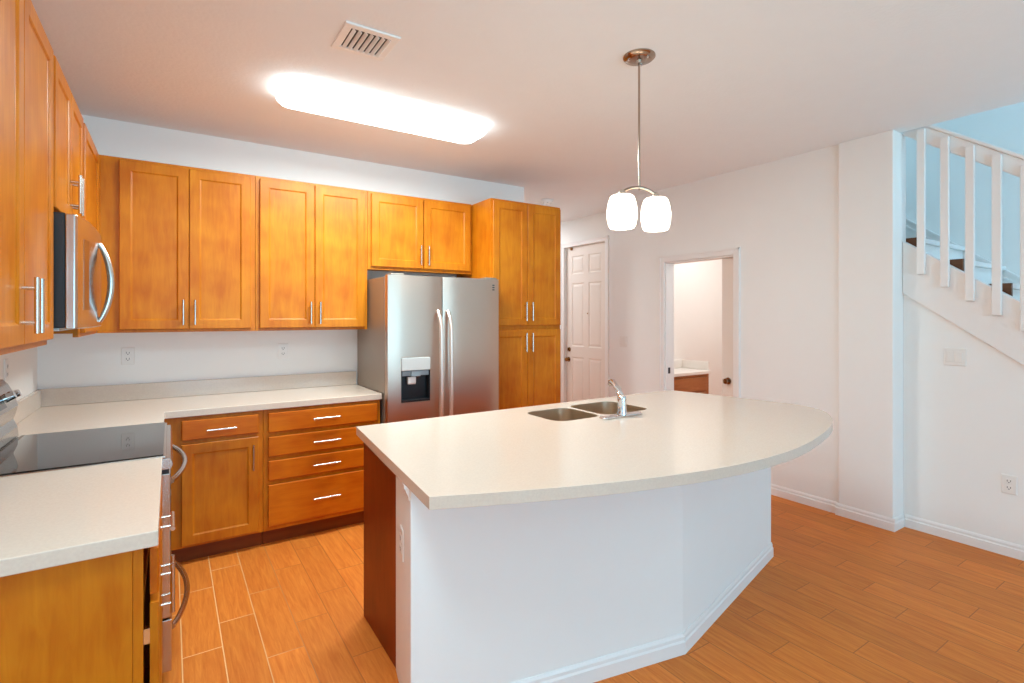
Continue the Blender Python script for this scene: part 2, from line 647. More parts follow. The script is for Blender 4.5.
# ------------------------------------------------------------------ panel doors of the house
def panel_door_mesh(W, H, T, panels, depth=0.007, edge=0.022):
    """Local mesh: x along width, z up, front face at y = 0 (facing -y). Recessed moulded panels on the front."""
    bm = B()
    xs = sorted({0, W} | {p[0] for p in panels} | {p[1] for p in panels})
    zs = sorted({0, H} | {p[2] for p in panels} | {p[3] for p in panels})

    def inside(x, z):
        return any(p[0] < x < p[1] and p[2] < z < p[3] for p in panels)
    for i in range(len(xs) - 1):
        for j in range(len(zs) - 1):
            if not inside((xs[i] + xs[i + 1]) / 2, (zs[j] + zs[j + 1]) / 2):
                vv = [bm.verts.new((x, 0, z)) for x, z in ((xs[i], zs[j]), (xs[i + 1], zs[j]), (xs[i + 1], zs[j + 1]), (xs[i], zs[j + 1]))]
                bm.faces.new(vv)
    for x0, x1, z0, z1 in panels:
        loops = []
        for ins, dp in ((0, 0), (edge * 0.5, depth), (edge, depth), (edge * 2.0, depth * 0.25)):
            loops.append([bm.verts.new((x, dp, z)) for x, z in ((x0 + ins, z0 + ins), (x1 - ins, z0 + ins), (x1 - ins, z1 - ins), (x0 + ins, z1 - ins))])
        for a, b in zip(loops, loops[1:]):
            for k in range(4):
                bm.faces.new((a[k], a[(k + 1) % 4], b[(k + 1) % 4], b[k]))
        bm.faces.new(loops[-1])
    # back and edges
    f = [bm.verts.new((x, 0, z)) for x, z in ((0, 0), (W, 0), (W, H), (0, H))]
    g = [bm.verts.new((x, T, z)) for x, z in ((0, 0), (W, 0), (W, H), (0, H))]
    bm.faces.new(list(reversed(g)))
    for k in range(4):
        bm.faces.new((f[k], g[k], g[(k + 1) % 4], f[(k + 1) % 4]))
    bmesh.ops.remove_doubles(bm, verts=bm.verts, dist=1e-5)
    return bm


def six_panels(W, H):
    s = 0.125 * W / 0.9
    m = 0.10 * W / 0.9
    pw = (W - 2 * s - m) / 2
    out = []
    for x0 in (s, s + pw + m):
        for z0, z1 in ((0.20, 0.92), (1.06, H - 0.48), (H - 0.36, H - 0.12)):
            out.append((x0, x0 + pw, z0, z1))
    return out


def place(bm, origin, u, n):
    """Map local (x along u, -y along n, z up) to world."""
    U, N = Vector(u), Vector(n)
    for v in bm.verts:
        x, y, z = v.co
        v.co = Vector(origin) + U * x - N * y + Vector((0, 0, z))


# front door, in the recess
DW, DH = D1b - D1a - 0.006, D1h - 0.008
bm = panel_door_mesh(DW, DH, 0.044, six_panels(DW, DH))
FX = EX + 0.035
place(bm, (FX, D1b - 0.003, 0.005), (0, -1, 0), (-1, 0, 0))
door1 = struct('door_1', bm, 'door_white')


def knob(bm, c, n, r=0.027, L=0.055):
    n = Vector(n)
    c = Vector(c)
    pr = [(0.030, 0), (0.032, 0.003), (0.030, 0.008), (0.012, 0.011), (0.011, L * 0.5), (r * 0.75, L * 0.62), (r, L * 0.8), (r * 0.92, L * 0.95), (r * 0.5, L)]
    a = n.orthogonal().normalized()
    b = n.cross(a)
    rings = [[bm.verts.new(c + n * h + (a * math.cos(k * math.pi / 10) + b * math.sin(k * math.pi / 10)) * rr) for k in range(20)] for rr, h in pr]
    for p, q in zip(rings, rings[1:]):
        for k in range(20):
            bm.faces.new((p[k], p[(k + 1) % 20], q[(k + 1) % 20], q[k]))
    bm.faces.new(rings[0])
    bm.faces.new(rings[-1])


bm = B(); knob(bm, (FX, 5.425, 0.885), (-1, 0, 0)); obj('door_knob', bm, 'brass', door1, smooth=True)
bm = B(); lathe(bm, [(0.030, 0), (0.030, -0.006), (0.024, -0.014), (0.010, -0.016)], (FX, 5.415, 1.02), 20, 'X'); bx(bm, FX - 0.032, FX - 0.014, 5.411, 5.419, 1.0, 1.04)
obj('deadbolt', bm, 'brass', door1, smooth=True)
bm = B(); lathe(bm, [(0.009, 0), (0.009, -0.004), (0.004, -0.004)], (FX, 5.05, 1.50), 14, 'X'); obj('peephole', bm, 'brass', door1)
bm = B(); bx(bm, FX - 0.02, FX - 0.001, 5.345, 5.375, D1h - 0.042, D1h - 0.008); obj('top_latch', bm, 'brass', door1, 0.003)

# washroom pocket door, slid almost fully back into the wall
W2, H2 = 0.765, D2h - 0.026
PE = 2.892                                   # its leading edge
bm = panel_door_mesh(W2, H2, 0.035, six_panels(W2, H2))
place(bm, (RW + 0.0425, PE, 0.008), (0, -1, 0), (-1, 0, 0))
door2 = struct('door_2', bm, 'door_white')
bm = B(); knob(bm, (RW + 0.0425, PE - 0.062, 0.885), (-1, 0, 0), 0.026, 0.050); obj('door_knob', bm, 'dark_nickel', door2, smooth=True)
bm = B(); bx(bm, RW + 0.050, RW + 0.070, PE, PE + 0.003, 0.86, 0.91); obj('latch_plate', bm, 'brass', door2)

# ------------------------------------------------------------------ stairs
stairs = thing('staircase', 'white closed staircase with brown step ends rising behind the right wall', 'stairs', (4.8, 0.4, 0))
RUN, RISE = 0.235, 0.172
noses = [(1.25 + RUN * k, 1.842 + RISE * k) for k in range(-10, 2)]
for y, z in noses:
    if z < 0.05:
        continue
    bm = B(); bx(bm, 4.372, 5.262, y - 0.025, y + RUN, z - 0.032, z)
    obj('tread', bm, 'trim', stairs, 0.004)
    bm = B(); bx(bm, 4.372, 5.262, y, y + 0.015, z - RISE, z - 0.033)
    obj('riser', bm, 'trim', stairs)
    bm = B(); prism(bm, [(y - 0.026, z + 0.001), (y + RUN - 0.0265, z + 0.001), (y + RUN - 0.0265, z - 0.20), (y - 0.026, z - 0.20)], 'X', 4.345, 4.3715)
    obj('step_end', bm, 'tread', stairs)
# skirt board on the far wall
bm = B()
SK = lambda y: 2.318 - 0.765 * (1.886 - y)
prism(bm, [(2.3, SK(2.3)), (-0.9, SK(-0.9)), (-0.9, SK(-0.9) - 0.28), (2.3, SK(2.3) - 0.28)], 'X', 5.275, 5.298)
prism(bm, [(2.3, SK(2.3)), (-0.9, SK(-0.9)), (-0.9, SK(-0.9) - 0.02), (2.3, SK(2.3) - 0.02)], 'X', 5.263, 5.275)
prism(bm, [(2.3, SK(2.3) - 0.06), (-0.9, SK(-0.9) - 0.06), (-0.9, SK(-0.9) - 0.075), (2.3, SK(2.3) - 0.075)], 'X', 5.266, 5.275)
obj('skirt_board', bm, 'trim', stairs)

rail = thing('stair_railing', 'white wooden stair railing with square balusters on a sloping stringer', 'railing', (4.26, 0.4, 0.3))
bm = B()
ye = -0.55
prism(bm, [(1.533, ST(1.533)), (ye, ST(ye)), (ye, SB(ye)), (1.533, SB(1.533))], 'X', 4.266, 4.284)
prism(bm, [(1.533, ST(1.533)), (ye, ST(ye)), (ye, ST(ye) - 0.15), (1.533, ST(1.533) - 0.15)], 'X', 4.286, 4.338)
obj('stringer', bm, 'trim', rail, 0.003)
HB = lambda y: 2.722 - 0.714 * (1.525 - y)
bm = B()
prism(bm, [(1.533, HB(1.533)), (ye, HB(ye)), (ye, HB(ye) + 0.115), (1.533, HB(1.533) + 0.115)], 'X', 4.267, 4.305)
prism(bm, [(1.533, HB(1.533) + 0.115), (ye, HB(ye) + 0.115), (ye, HB(ye) + 0.14), (1.533, HB(1.533) + 0.14)], 'X', 4.256, 4.316)
obj('handrail', bm, 'trim', rail, 0.004)
for k in range(15):
    yc = 1.419 - 0.1285 * k
    bm = B()
    zt = min(HB(yc) + 0.085, CZ - 0.004)
    zb = ST(yc) - 0.155
    v0 = len(bm.verts)
    bx(bm, 4.236, 4.2655, yc - 0.022, yc + 0.022, zb, zt)
    obj('baluster', bm, 'trim', rail, 0.003)
bm = B()
bx(bm, 4.235, 4.33, ye - 0.10, ye - 0.002, 0.0, HB(ye) + 0.22)
bx(bm, 4.225, 4.34, ye - 0.11, ye + 0.006, HB(ye) + 0.22, HB(ye) + 0.25)
obj('newel_post', bm, 'trim', rail, 0.004)


# ------------------------------------------------------------------ cabinets
class Face:
    """A cabinet face: u runs along the face, v is height, n points out of it."""
    def __init__(s, o, U, N):
        s.o, s.U, s.N = Vector(o), Vector(U), Vector(N)

    def p(s, u, v, n):
        return s.o + s.U * u + Vector((0, 0, v)) + s.N * n


XF = lambda y, x0=0.0: Face((x0, y, 0), (1, 0, 0), (0, -1, 0))     # faces the camera (-Y)
YF = lambda x, y0=0.0: Face((x, y0, 0), (0, 1, 0), (1, 0, 0))      # faces +X


def shaker(F, u0, u1, v0, v1, t=0.020, st=0.056, rec=0.007, prof=0.009):
    bm = B()
    rings = []
    e = 0.003
    for ins, n in ((0, 0), (0, t - e), (e, t), (st, t), (st + prof * 0.5, t - rec * 0.45), (st + prof * 0.5, t - rec * 0.7), (st + prof, t - rec)):
        rings.append([bm.verts.new(F.p(a, b, n)) for a, b in ((u0 + ins, v0 + ins), (u1 - ins, v0 + ins), (u1 - ins, v1 - ins), (u0 + ins, v1 - ins))])
    bm.faces.new(rings[0])
    for a, b in zip(rings, rings[1:]):
        for k in range(4):
            bm.faces.new((a[k], a[(k + 1) % 4], b[(k + 1) % 4], b[k]))
    bm.faces.new(rings[-1])
    return bm


def flatfront(F, u0, u1, v0, v1, t=0.020):
    bm = B()
    rings = []
    e = 0.005
    for ins, n in ((0, 0), (0, t - e), (e * 0.4, t - e * 0.3), (e, t)):
        rings.append([bm.verts.new(F.p(a, b, n)) for a, b in ((u0 + ins, v0 + ins), (u1 - ins, v0 + ins), (u1 - ins, v1 - ins), (u0 + ins, v1 - ins))])
    bm.faces.new(rings[0])
    for a, b in zip(rings, rings[1:]):
        for k in range(4):
            bm.faces.new((a[k], a[(k + 1) % 4], b[(k + 1) % 4], b[k]))
    bm.faces.new(rings[-1])
    return bm


def handle(F, u, v, n, parent, vertical=True, L=0.158, r=0.0068):
    bm = B()
    s = L * 0.31
    if vertical:
        tube(bm, [F.p(u, v - L / 2, n + 0.032), F.p(u, v + L / 2, n + 0.032)], r, 12)
        for d in (-s, s):
            tube(bm, [F.p(u, v + d, n - 0.001), F.p(u, v + d, n + 0.032)], r * 0.72, 10)
    else:
        tube(bm, [F.p(u - L / 2, v, n + 0.032), F.p(u + L / 2, v, n + 0.032)], r, 12)
        for d in (-s, s):
            tube(bm, [F.p(u + d, v, n - 0.001), F.p(u + d, v, n + 0.032)], r * 0.72, 10)
    return obj('handle', bm, 'nickel', parent, smooth=True)


T = 0.020
# ---- wall cabinets on the back wall; front of the doors at y = 3.915
fy = 3.936
UZ0, UZ1 = 1.365, 2.428


def wall_cab_back(label, x0, x1, doors, z0=UZ0, z1=UZ1, dz0=1.385, dz1=2.408, hz=1.49, meet=True):
    t = thing('wall_cabinet', label, 'kitchen cabinet', ((x0 + x1) / 2, BW - 0.15, z0), 'wall cabinets on the back wall')
    bm = B()
    bx(bm, x0, x1, fy, BW - 0.002, z0 + 0.018, z1)
    bx(bm, x0, x1, fy, fy + 0.022, z0, z0 + 0.018)
    obj('cabinet_body', bm, 'maple', t, 0.0015)
    Fc = XF(fy - 0.001)
    for i, (a, b) in enumerate(doors):
        d = obj('door', shaker(Fc, a, b, dz0, dz1), 'maple', t)
        hu = (b - 0.030) if i == 0 else (a + 0.030)
        handle(Fc, hu, hz, T, d)
    return t


wall_cab_back('honey maple two-door wall cabinet in the corner, right of the microwave', -0.364, 0.486, [(-0.256, 0.100), (0.104, 0.458)])
wall_cab_back('honey maple two-door wall cabinet between the corner cabinet and the one over the fridge', 0.488, 1.262, [(0.514, 0.872), (0.876, 1.238)])
t = wall_cab_back('short two-door maple wall cabinet directly above the steel refrigerator', 1.264, 2.172, [(1.290, 1.716), (1.724, 2.150)], 1.826, UZ1, 1.850, 2.408, 1.955)

# ---- tall pantry cabinet, right of the refrigerator
t = thing('pantry_cabinet', 'tall honey maple pantry cabinet with four doors right of the refrigerator', 'kitchen cabinet', (2.53, 3.93, 0))
py = 3.626
bm = B()
bx(bm, 2.181, 2.896, py, BW - 0.002, 0.102, 2.428)
obj('cabinet_body', bm, 'maple', t, 0.0015)
box_obj('toe_kick', (2.18, 2.884, py + 0.06, py + 0.08, 0.0, 0.101), 'kick', t)
Fc = XF(py - 0.001)
for (v0, v1, hz) in ((1.388, 2.408, 1.505), (0.118, 1.352, 1.245)):
    for i, (a, b) in enumerate(((2.192, 2.530), (2.534, 2.888))):
        d = obj('door', shaker(Fc, a, b, v0, v1), 'maple', t)
        handle(Fc, (b - 0.03) if i == 0 else (a + 0.03), hz, T, d)

# ---- wall cabinets on the left wall; front of the doors at x = -0.345
fx = -0.366


def wall_cab_left(label, y0, y1, doors, z0=UZ0, z1=UZ1, dz0=1.385, dz1=2.408, hz=1.497, hside=None):
    t = thing('wall_cabinet', label, 'kitchen cabinet', (LW + 0.15, (y0 + y1) / 2, z0), 'wall cabinets on the left wall')
    bm = B()
    bx(bm, LW + 0.002, fx, y0, y1, z0 + 0.018, z1)
    bx(bm, fx - 0.022, fx, y0, y1, z0, z0 + 0.018)
    obj('cabinet_body', bm, 'maple', t, 0.0015)
    Fc = YF(fx + 0.001)
    for i, (a, b) in enumerate(doors):
        d = obj('door', shaker(Fc, a, b, dz0, dz1), 'maple', t)
        if hside is None:
            handle(Fc, (b - 0.030) if i == 0 else (a + 0.030), hz, T, d)
        elif hside == 'near':
            pass
    return t


wall_cab_left('near two-door maple wall cabinet at the left edge, before the microwave', 1.540, 2.456, [(1.556, 1.990), (1.994, 2.436)])
wall_cab_left('short two-door maple wall cabinet above the microwave', 2.458, 3.218, [(2.476, 2.836), (2.840, 3.200)], 1.845, UZ1, 1.862, 2.408, 1.975)
wall_cab_left('one-door maple wall cabinet beyond the microwave, turning into the corner', 3.220, 4.236, [(3.262, 3.880)], hside='near')

# ---- base cabinets on the back wall
cy = 3.628
t = thing('base_cabinet', 'maple base cabinet with one drawer above one door, left of the drawer stack', 'kitchen cabinet', (0.26, 3.93, 0))
bm = B(); bx(bm, -0.055, 0.493, cy, BW - 0.002, 0.096, 0.872); obj('cabinet_body', bm, 'maple', t, 0.0015)
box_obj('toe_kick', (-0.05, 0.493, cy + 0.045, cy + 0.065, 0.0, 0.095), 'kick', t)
Fc = XF(cy - 0.001)
d = obj('drawer', flatfront(Fc, 0.056, 0.466, 0.733, 0.850), 'maple_x', t)
handle(Fc, 0.261, 0.786, T, d, False)
d = obj('door', shaker(Fc, 0.056, 0.466, 0.112, 0.708), 'maple', t)
handle(Fc, 0.434, 0.588, T, d)
t = thing('drawer_cabinet', 'maple base cabinet with four stacked drawers beside the refrigerator', 'kitchen cabinet', (0.88, 3.93, 0))
bm = B(); bx(bm, 0.495, 1.256, cy, BW - 0.002, 0.096, 0.872); obj('cabinet_body', bm, 'maple', t, 0.0015)
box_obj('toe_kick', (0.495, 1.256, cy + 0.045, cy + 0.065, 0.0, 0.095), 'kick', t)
for v0, v1, hz in ((0.725, 0.850, 0.788), (0.571, 0.696, 0.634), (0.418, 0.543, 0.481), (0.125, 0.390, 0.258)):
    d = obj('drawer', flatfront(Fc, 0.522, 1.232, v0, v1), 'maple_x', t)
    handle(Fc, 0.877, hz, T, d, False, 0.175)

# ---- near base cabinet on the left wall
t = thing('base_cabinet', 'near maple base cabinet at lower left, with a plain veneered end panel', 'kitchen cabinet', (-0.36, 2.05, 0))
bm = B(); bx(bm, LW + 0.002, -0.080, 1.652, 2.452, 0.096, 0.872); obj('cabinet_body', bm, 'maple', t, 0.0015)
bm = B()
bx(bm, -0.0795, -0.058, 1.650, 1.690, 0.096, 0.872)
bx(bm, -0.0795, -0.058, 2.414, 2.452, 0.096, 0.872)
bx(bm, -0.0795, -0.058, 1.690, 2.414, 0.096, 0.130)
bx(bm, -0.0795, -0.058, 1.690, 2.414, 0.690, 0.722)
bx(bm, -0.0795, -0.058, 1.690, 2.414, 0.852, 0.872)
obj('face_frame', bm, 'maple', t, 0.0015)
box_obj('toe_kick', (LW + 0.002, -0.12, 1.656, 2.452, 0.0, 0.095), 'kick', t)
Fc = YF(-0.0445)
d = obj('drawer', flatfront(Fc, 1.676, 2.430, 0.730, 0.850), 'maple_y', t)
handle(Fc, 2.056, 0.790, T, d, False)
for i, (a, b) in enumerate(((1.676, 2.048), (2.056, 2.430))):
    d = obj('door', shaker(Fc, a, b, 0.112, 0.706), 'maple', t)
    handle(Fc, (b - 0.03) if i == 0 else (a + 0.03), 0.585, T, d)
    for z in (0.19, 0.62):
        bm = B()
        yy = a + 0.010 if i == 0 else b - 0.010
        bx(bm, -0.060, -0.0440, yy - 0.008, yy + 0.008, z - 0.02, z + 0.02)
        obj('hinge', bm, 'chrome', d)

# ---- worktops
t = thing('corner_worktop', 'cream quartz worktop in an L round the corner behind the stove', 'worktop', (0.3, 3.9, 0.873))
bm = B()
prism(bm, [(LW + 0.002, 3.224), (-0.026, 3.224), (-0.026, 3.603), (1.262, 3.603), (1.262, BW - 0.002), (LW + 0.002, BW - 0.002)], 'Z', 0.8735, 0.914)
obj('worktop_slab', bm, 'quartz', t, 0.003)
bm = B()
prism(bm, [(LW + 0.002, 3.224), (LW + 0.022, 3.224), (LW + 0.022, BW - 0.022), (1.262, BW - 0.022), (1.262, BW - 0.002), (LW + 0.002, BW - 0.002)], 'Z', 0.9145, 1.020)
obj('backsplash', bm, 'quartz', t, 0.002)
t = thing('stove_side_worktop', 'short cream quartz worktop at lower left, near side of the stove', 'worktop', (-0.35, 2.04, 0.873))
bm = B(); bx(bm, LW + 0.002, -0.025, 1.622, 2.456, 0.8735, 0.914); obj('worktop_slab', bm, 'quartz', t, 0.003)
bm = B(); bx(bm, LW + 0.002, LW + 0.022, 1.622, 2.456, 0.9145, 1.020); obj('backsplash', bm, 'quartz', t, 0.002)

# ------------------------------------------------------------------ stove
t = thing('stove', 'stainless electric stove with black glass cooktop between the left worktops', 'stove', (-0.33, 2.84, 0))
y0, y1 = 2.461, 3.219
bm = B(); bx(bm, LW + 0.01, -0.036, y0, y1, 0.05, 0.905); obj('stove_body', bm, 'steel_side', t, 0.003)
bm = B(); bx(bm, -0.585, -0.012, y0 - 0.002, y1 + 0.002, 0.9055, 0.917)
obj('cooktop_trim', bm, 'steel_y', t, 0.003)
bm = B(); bx(bm, -0.568, -0.022, y0 + 0.004, y1 - 0.004, 0.9175, 0.922); obj('glass_cooktop', bm, 'black_glass', t, 0.0015)
bm = B(); prism(bm, [(-0.036, 0.862), (0.004, 0.862), (0.010, 0.880), (0.002, 0.9045), (-0.036, 0.9045)], 'Y', y0, y1); obj('front_rail', bm, 'steel_y', t, 0.002)
bm = B(); bx(bm, -0.036, -0.006, y0 + 0.002, y1 - 0.002, 0.846, 0.861); obj('vent_gap', bm, 'black', t)
bm = B(); bx(bm, -0.035, 0.002, y0, y1, 0.275, 0.845)
door = obj('oven_door', bm, 'steel_y', t, 0.004)
bm = B(); bx(bm, 0.0022, 0.004, y0 + 0.10, y1 - 0.10, 0.40, 0.70); obj('window', bm, 'black_glass', door)
bm = B()
for k in range(28):
    yy = y0 + 0.10 + k * 0.020
    bx(bm, 0.0022, 0.0034, yy, yy + 0.011, 0.826, 0.836)
obj('vent_slots', bm, 'black', door)


def bow(z, xa, xm, r, n=17, ya=y0 + 0.045, yb_=y1 - 0.045):
    pts = [(0.0, ya, z), ]
    out = []
    for k in range(n):
        s = k / (n - 1)
        out.append((xa + (xm - xa) * math.sin(math.pi * s) ** 0.8, ya + (yb_ - ya) * s, z))
    return out


bm = B(); tube(bm, bow(0.803, 0.004, 0.058, 0), 0.0115, 12); obj('handle', bm, 'steel_y', door, smooth=True)
bm = B(); bx(bm, -0.035, 0.006, y0, y1, 0.062, 0.268); dr = obj('storage_drawer', bm, 'steel_y', t, 0.004)
bm = B(); tube(bm, bow(0.215, 0.008, 0.066, 0), 0.0115, 12); obj('handle', bm, 'steel_y', dr, smooth=True)
for yy in (y0 + 0.05, y1 - 0.05):
    bm = B(); lathe(bm, [(0.02, 0), (0.02, 0.01), (0.012, 0.012), (0.012, 0.05)], (-0.09, yy, 0.0), 12); obj('foot', bm, 'black', t)
# backguard with control panel
prof = [(-0.665, 0.9185), (-0.576, 0.9185), (-0.580, 0.965), (-0.594, 1.000), (-0.585, 1.030), (-0.578, 1.060), (-0.590, 1.110), (-0.612, 1.160), (-0.630, 1.182), (-0.655, 1.188), (-0.665, 1.185)]
bm = B(); prism(bm, prof, 'Y', y0, y1); bgd = obj('backguard', bm, 'steel_y', t, 0.003)
nrm = Vector((0.050, 0, 0.022)).normalized()
tan = Vector((-0.022, 0, 0.050)).normalized()
pc = Vector((-0.595, 0, 1.110))
bm = B()
a = [pc + Vector((0, y, 0)) + tan * s + nrm * 0.002 for y, s in ((2.66, -0.035), (3.02, -0.035), (3.02, 0.035), (2.66, 0.035))]
b2 = [p + nrm * 0.003 for p in a]
va, vb = [bm.verts.new(p) for p in a], [bm.verts.new(p) for p in b2]
bm.faces.new(va); bm.faces.new(vb)
for k in range(4):
    bm.faces.new((va[k], va[(k + 1) % 4], vb[(k + 1) % 4], vb[k]))
obj('display', bm, 'black_glass', bgd)
for yy in (2.52, 2.60, 3.08, 3.16):
    bm = B()
    c = pc + Vector((0, yy, 0)) + nrm * 0.001
    tube(bm, [c, c + nrm * 0.008], 0.021, 18)
    tube(bm, [c + nrm * 0.008, c + nrm * 0.034], [0.019, 0.016], 18)
    obj('control_knob', bm, 'chrome', t, smooth=True)

# ------------------------------------------------------------------ microwave
t = thing('microwave', 'stainless over-the-range microwave with a bowed vertical handle above the stove', 'microwave', (-0.48, 2.84, 1.42))
bm = B(); bx(bm, LW + 0.003, -0.318, 2.462, 3.216, 1.424, 1.842); obj('microwave_body', bm, 'black', t, 0.003)
bm = B(); bx(bm, LW + 0.02, -0.335, 2.475, 3.20, 1.412, 1.4235); obj('vent_tray', bm, 'grey_plastic', t, 0.002)
bm = B()
prism(bm, [(-0.317, 2.460), (-0.290, 2.460), (-0.283, 2.472), (-0.266, 2.62), (-0.262, 2.84), (-0.266, 3.06), (-0.283, 3.206), (-0.290, 3.217), (-0.317, 3.217)], 'Z', 1.420, 1.838)
md = obj('microwave_door', bm, 'steel_y', t, 0.003)
bm = B(); prism(bm, [(-0.2730, 2.55), (-0.2650, 2.62), (-0.2610, 2.84), (-0.2627, 2.92), (-0.268, 2.92), (-0.267, 2.84), (-0.271, 2.62), (-0.279, 2.55)], 'Z', 1.49, 1.76); obj('window', bm, 'tinted_glass', md)
bm = B()
pts = []
for k in range(19):
    s = k / 18
    pts.append((-0.262 + 0.042 * math.sin(math.pi * s) ** 0.8, 2.93, 1.442 + 0.345 * s))
tube(bm, pts, [0.009 + 0.006 * math.sin(math.pi * k / 18) for k in range(19)], 12)
obj('handle', bm, 'steel_y', md, smooth=True)

# ------------------------------------------------------------------ refrigerator
t = thing('refrigerator', 'stainless side-by-side refrigerator with ice dispenser beside the pantry', 'refrigerator', (1.72, 3.85, 0))
fx0, fx1, fyd = 1.268, 2.177, 3.492
xm = 1.686
bm = B(); bx(bm, fx0 + 0.004, fx1 - 0.004, 3.580, BW - 0.02, 0.03, 1.748); obj('fridge_case', bm, 'steel_side', t, 0.004)
bm = B(); bx(bm, fx0 + 0.02, fx1 - 0.02, 3.560, 3.579, 0.10, 1.74); obj('door_gasket', bm, 'black', t)
bm = B(); bx(bm, fx0 + 0.02, fx1 - 0.02, 3.53, 3.578, 0.012, 0.085); obj('base_grille', bm, 'black', t)
for xx in (fx0 + 0.07, fx1 - 0.07):
    bm = B(); bx(bm, xx - 0.05, xx + 0.05, 3.50, 3.60, 1.7485, 1.768); obj('hinge_cover', bm, 'steel_side', t, 0.004)


def bowed_front(bm, x0, x1, z0, z1, yb, hole=None, n=10, sag=0.012):
    """Door with a gently rounded front; an optional rectangular hole is left through it."""
    xs = [x0 + (x1 - x0) * k / n for k in range(n + 1)]
    zs = [z0, z1]
    if hole:
        xs = sorted(set(xs + [hole[0], hole[1]]))
        zs = [z0, hole[2], hole[3], z1]

    def fr(x):
        s = (x - x0) / (x1 - x0) * 2 - 1
        return fyd + sag * abs(s) ** 4
    grid = {}

    def vtx(i, j, back):
        k = (i, j, back)
        if k not in grid:
            grid[k] = bm.verts.new((xs[i], yb if back else fr(xs[i]), zs[j]))
        return grid[k]

    def solid(i, j):
        if not (0 <= i < len(xs) - 1 and 0 <= j < len(zs) - 1):
            return False
        if hole and hole[0] - 1e-6 <= xs[i] and xs[i + 1] <= hole[1] + 1e-6 and j == 1:
            return False
        return True
    for i in range(len(xs) - 1):
        for j in range(len(zs) - 1):
            if not solid(i, j):
                continue
            for bk in (False, True):
                bm.faces.new((vtx(i, j, bk), vtx(i + 1, j, bk), vtx(i + 1, j + 1, bk), vtx(i, j + 1, bk)))
            for di, dj, e in ((-1, 0, ((0, 0), (0, 1))), (1, 0, ((1, 0), (1, 1))), (0, -1, ((0, 0), (1, 0))), (0, 1, ((0, 1), (1, 1)))):
                if not solid(i + di, j + dj):
                    (a0, a1), (b0, b1) = e
                    bm.faces.new((vtx(i + a0, j + a1, False), vtx(i + b0, j + b1, False), vtx(i + b0, j + b1, True), vtx(i + a0, j + a1, True)))


hole = (1.362, 1.585, 0.852, 1.172)
bm = B(); bowed_front(bm, fx0, xm - 0.003, 0.092, 1.756, 3.559, hole); dl = obj('freezer_door', bm, 'steel', t, smooth=True)
bm = B(); bowed_front(bm, xm + 0.003, fx1, 0.092, 1.756, 3.559); drr = obj('fridge_door', bm, 'steel', t, smooth=True)


def fridge_handle(x, parent):
    bm = B()
    pts = []
    for k in range(17):
        s = k / 16
        pts.append((x, fyd + 0.002 - 0.052 * min(1.0, math.sin(math.pi * s) * 3.2) ** 0.6 - 0.010 * math.sin(math.pi * s), 0.60 + 0.905 * s))
    tube(bm, pts, 0.0145, 12)
    return obj('handle', bm, 'bar_steel', parent, smooth=True)


fridge_handle(xm - 0.040, dl)
fridge_handle(xm + 0.040, drr)
# dispenser, set into the freezer door
hx0, hx1, hz0, hz1 = hole
bm = B()
bx(bm, hx0 + 0.001, hx1 - 0.001, 3.545, 3.556, hz0 + 0.001, hz1 - 0.001)
bx(bm, hx0 + 0.001, hx0 + 0.008, 3.496, 3.545, hz0 + 0.001, 1.075)
bx(bm, hx1 - 0.008, hx1 - 0.001, 3.496, 3.545, hz0 + 0.001, 1.075)
disp = obj('dispenser', bm, 'black', dl)
bm = B(); bx(bm, hx0 + 0.002, hx1 - 0.002, 3.486, 3.544, 1.078, hz1 - 0.002); obj('control_panel', bm, 'grey_plastic', disp, 0.004)
bm = B()
bx(bm, hx0 + 0.010, hx0 + 0.075, 3.497, 3.544, 1.040, 1.076)
bx(bm, hx1 - 0.075, hx1 - 0.010, 3.497, 3.544, 1.040, 1.076)
bx(bm, hx0 + 0.076, hx1 - 0.076, 3.490, 3.544, 1.034, 1.076)
obj('nozzle_cover', bm, 'blue_grey', disp, 0.003)
bm = B(); prism(bm, [(3.505, 0.985), (3.515, 0.975), (3.535, 0.985), (3.540, 1.03), (3.505, 1.03)], 'X', hx0 + 0.058, hx0 + 0.118); obj('paddle', bm, 'white_plastic', disp, 0.004)
bm = B(); bx(bm, hx0 + 0.010, hx1 - 0.010, 3.492, 3.544, hz0 + 0.002, hz0 + 0.016); obj('drip_tray', bm, 'black', disp, 0.002)
# small badge with three dark strokes
bm = B(); bx(bm, 2.105, 2.135, 3.4915, 3.497, 1.655, 1.725); bd = obj('badge', bm, 'steel', drr)
bm = B()
for z in (1.672, 1.690, 1.708):
    bx(bm, 2.112, 2.130, 3.4885, 3.4914, z - 0.004, z + 0.004)
obj('badge_mark', bm, 'black', bd)

# ------------------------------------------------------------------ island
isl = thing('kitchen_island', 'white kitchen island with angled drywall front and reddish wood end', 'kitchen island', (1.9, 2.0, 0))
A, Bp, Cp, Dp, Ep, Gp = (0.782, 2.066), (0.702, 1.712), (1.868, 1.484), (3.072, 1.786), (2.995, 2.025), (2.995, 2.066)
bm = B()
prism(bm, [A, Bp, Cp, Dp, Ep, Gp], 'Z', 0, 0.872)
obj('knee_wall', bm, 'wall', isl, 0.004)
obj('baseboard', baseboard('b', [(Dp, Cp), (Cp, Bp)]), 'trim', isl)
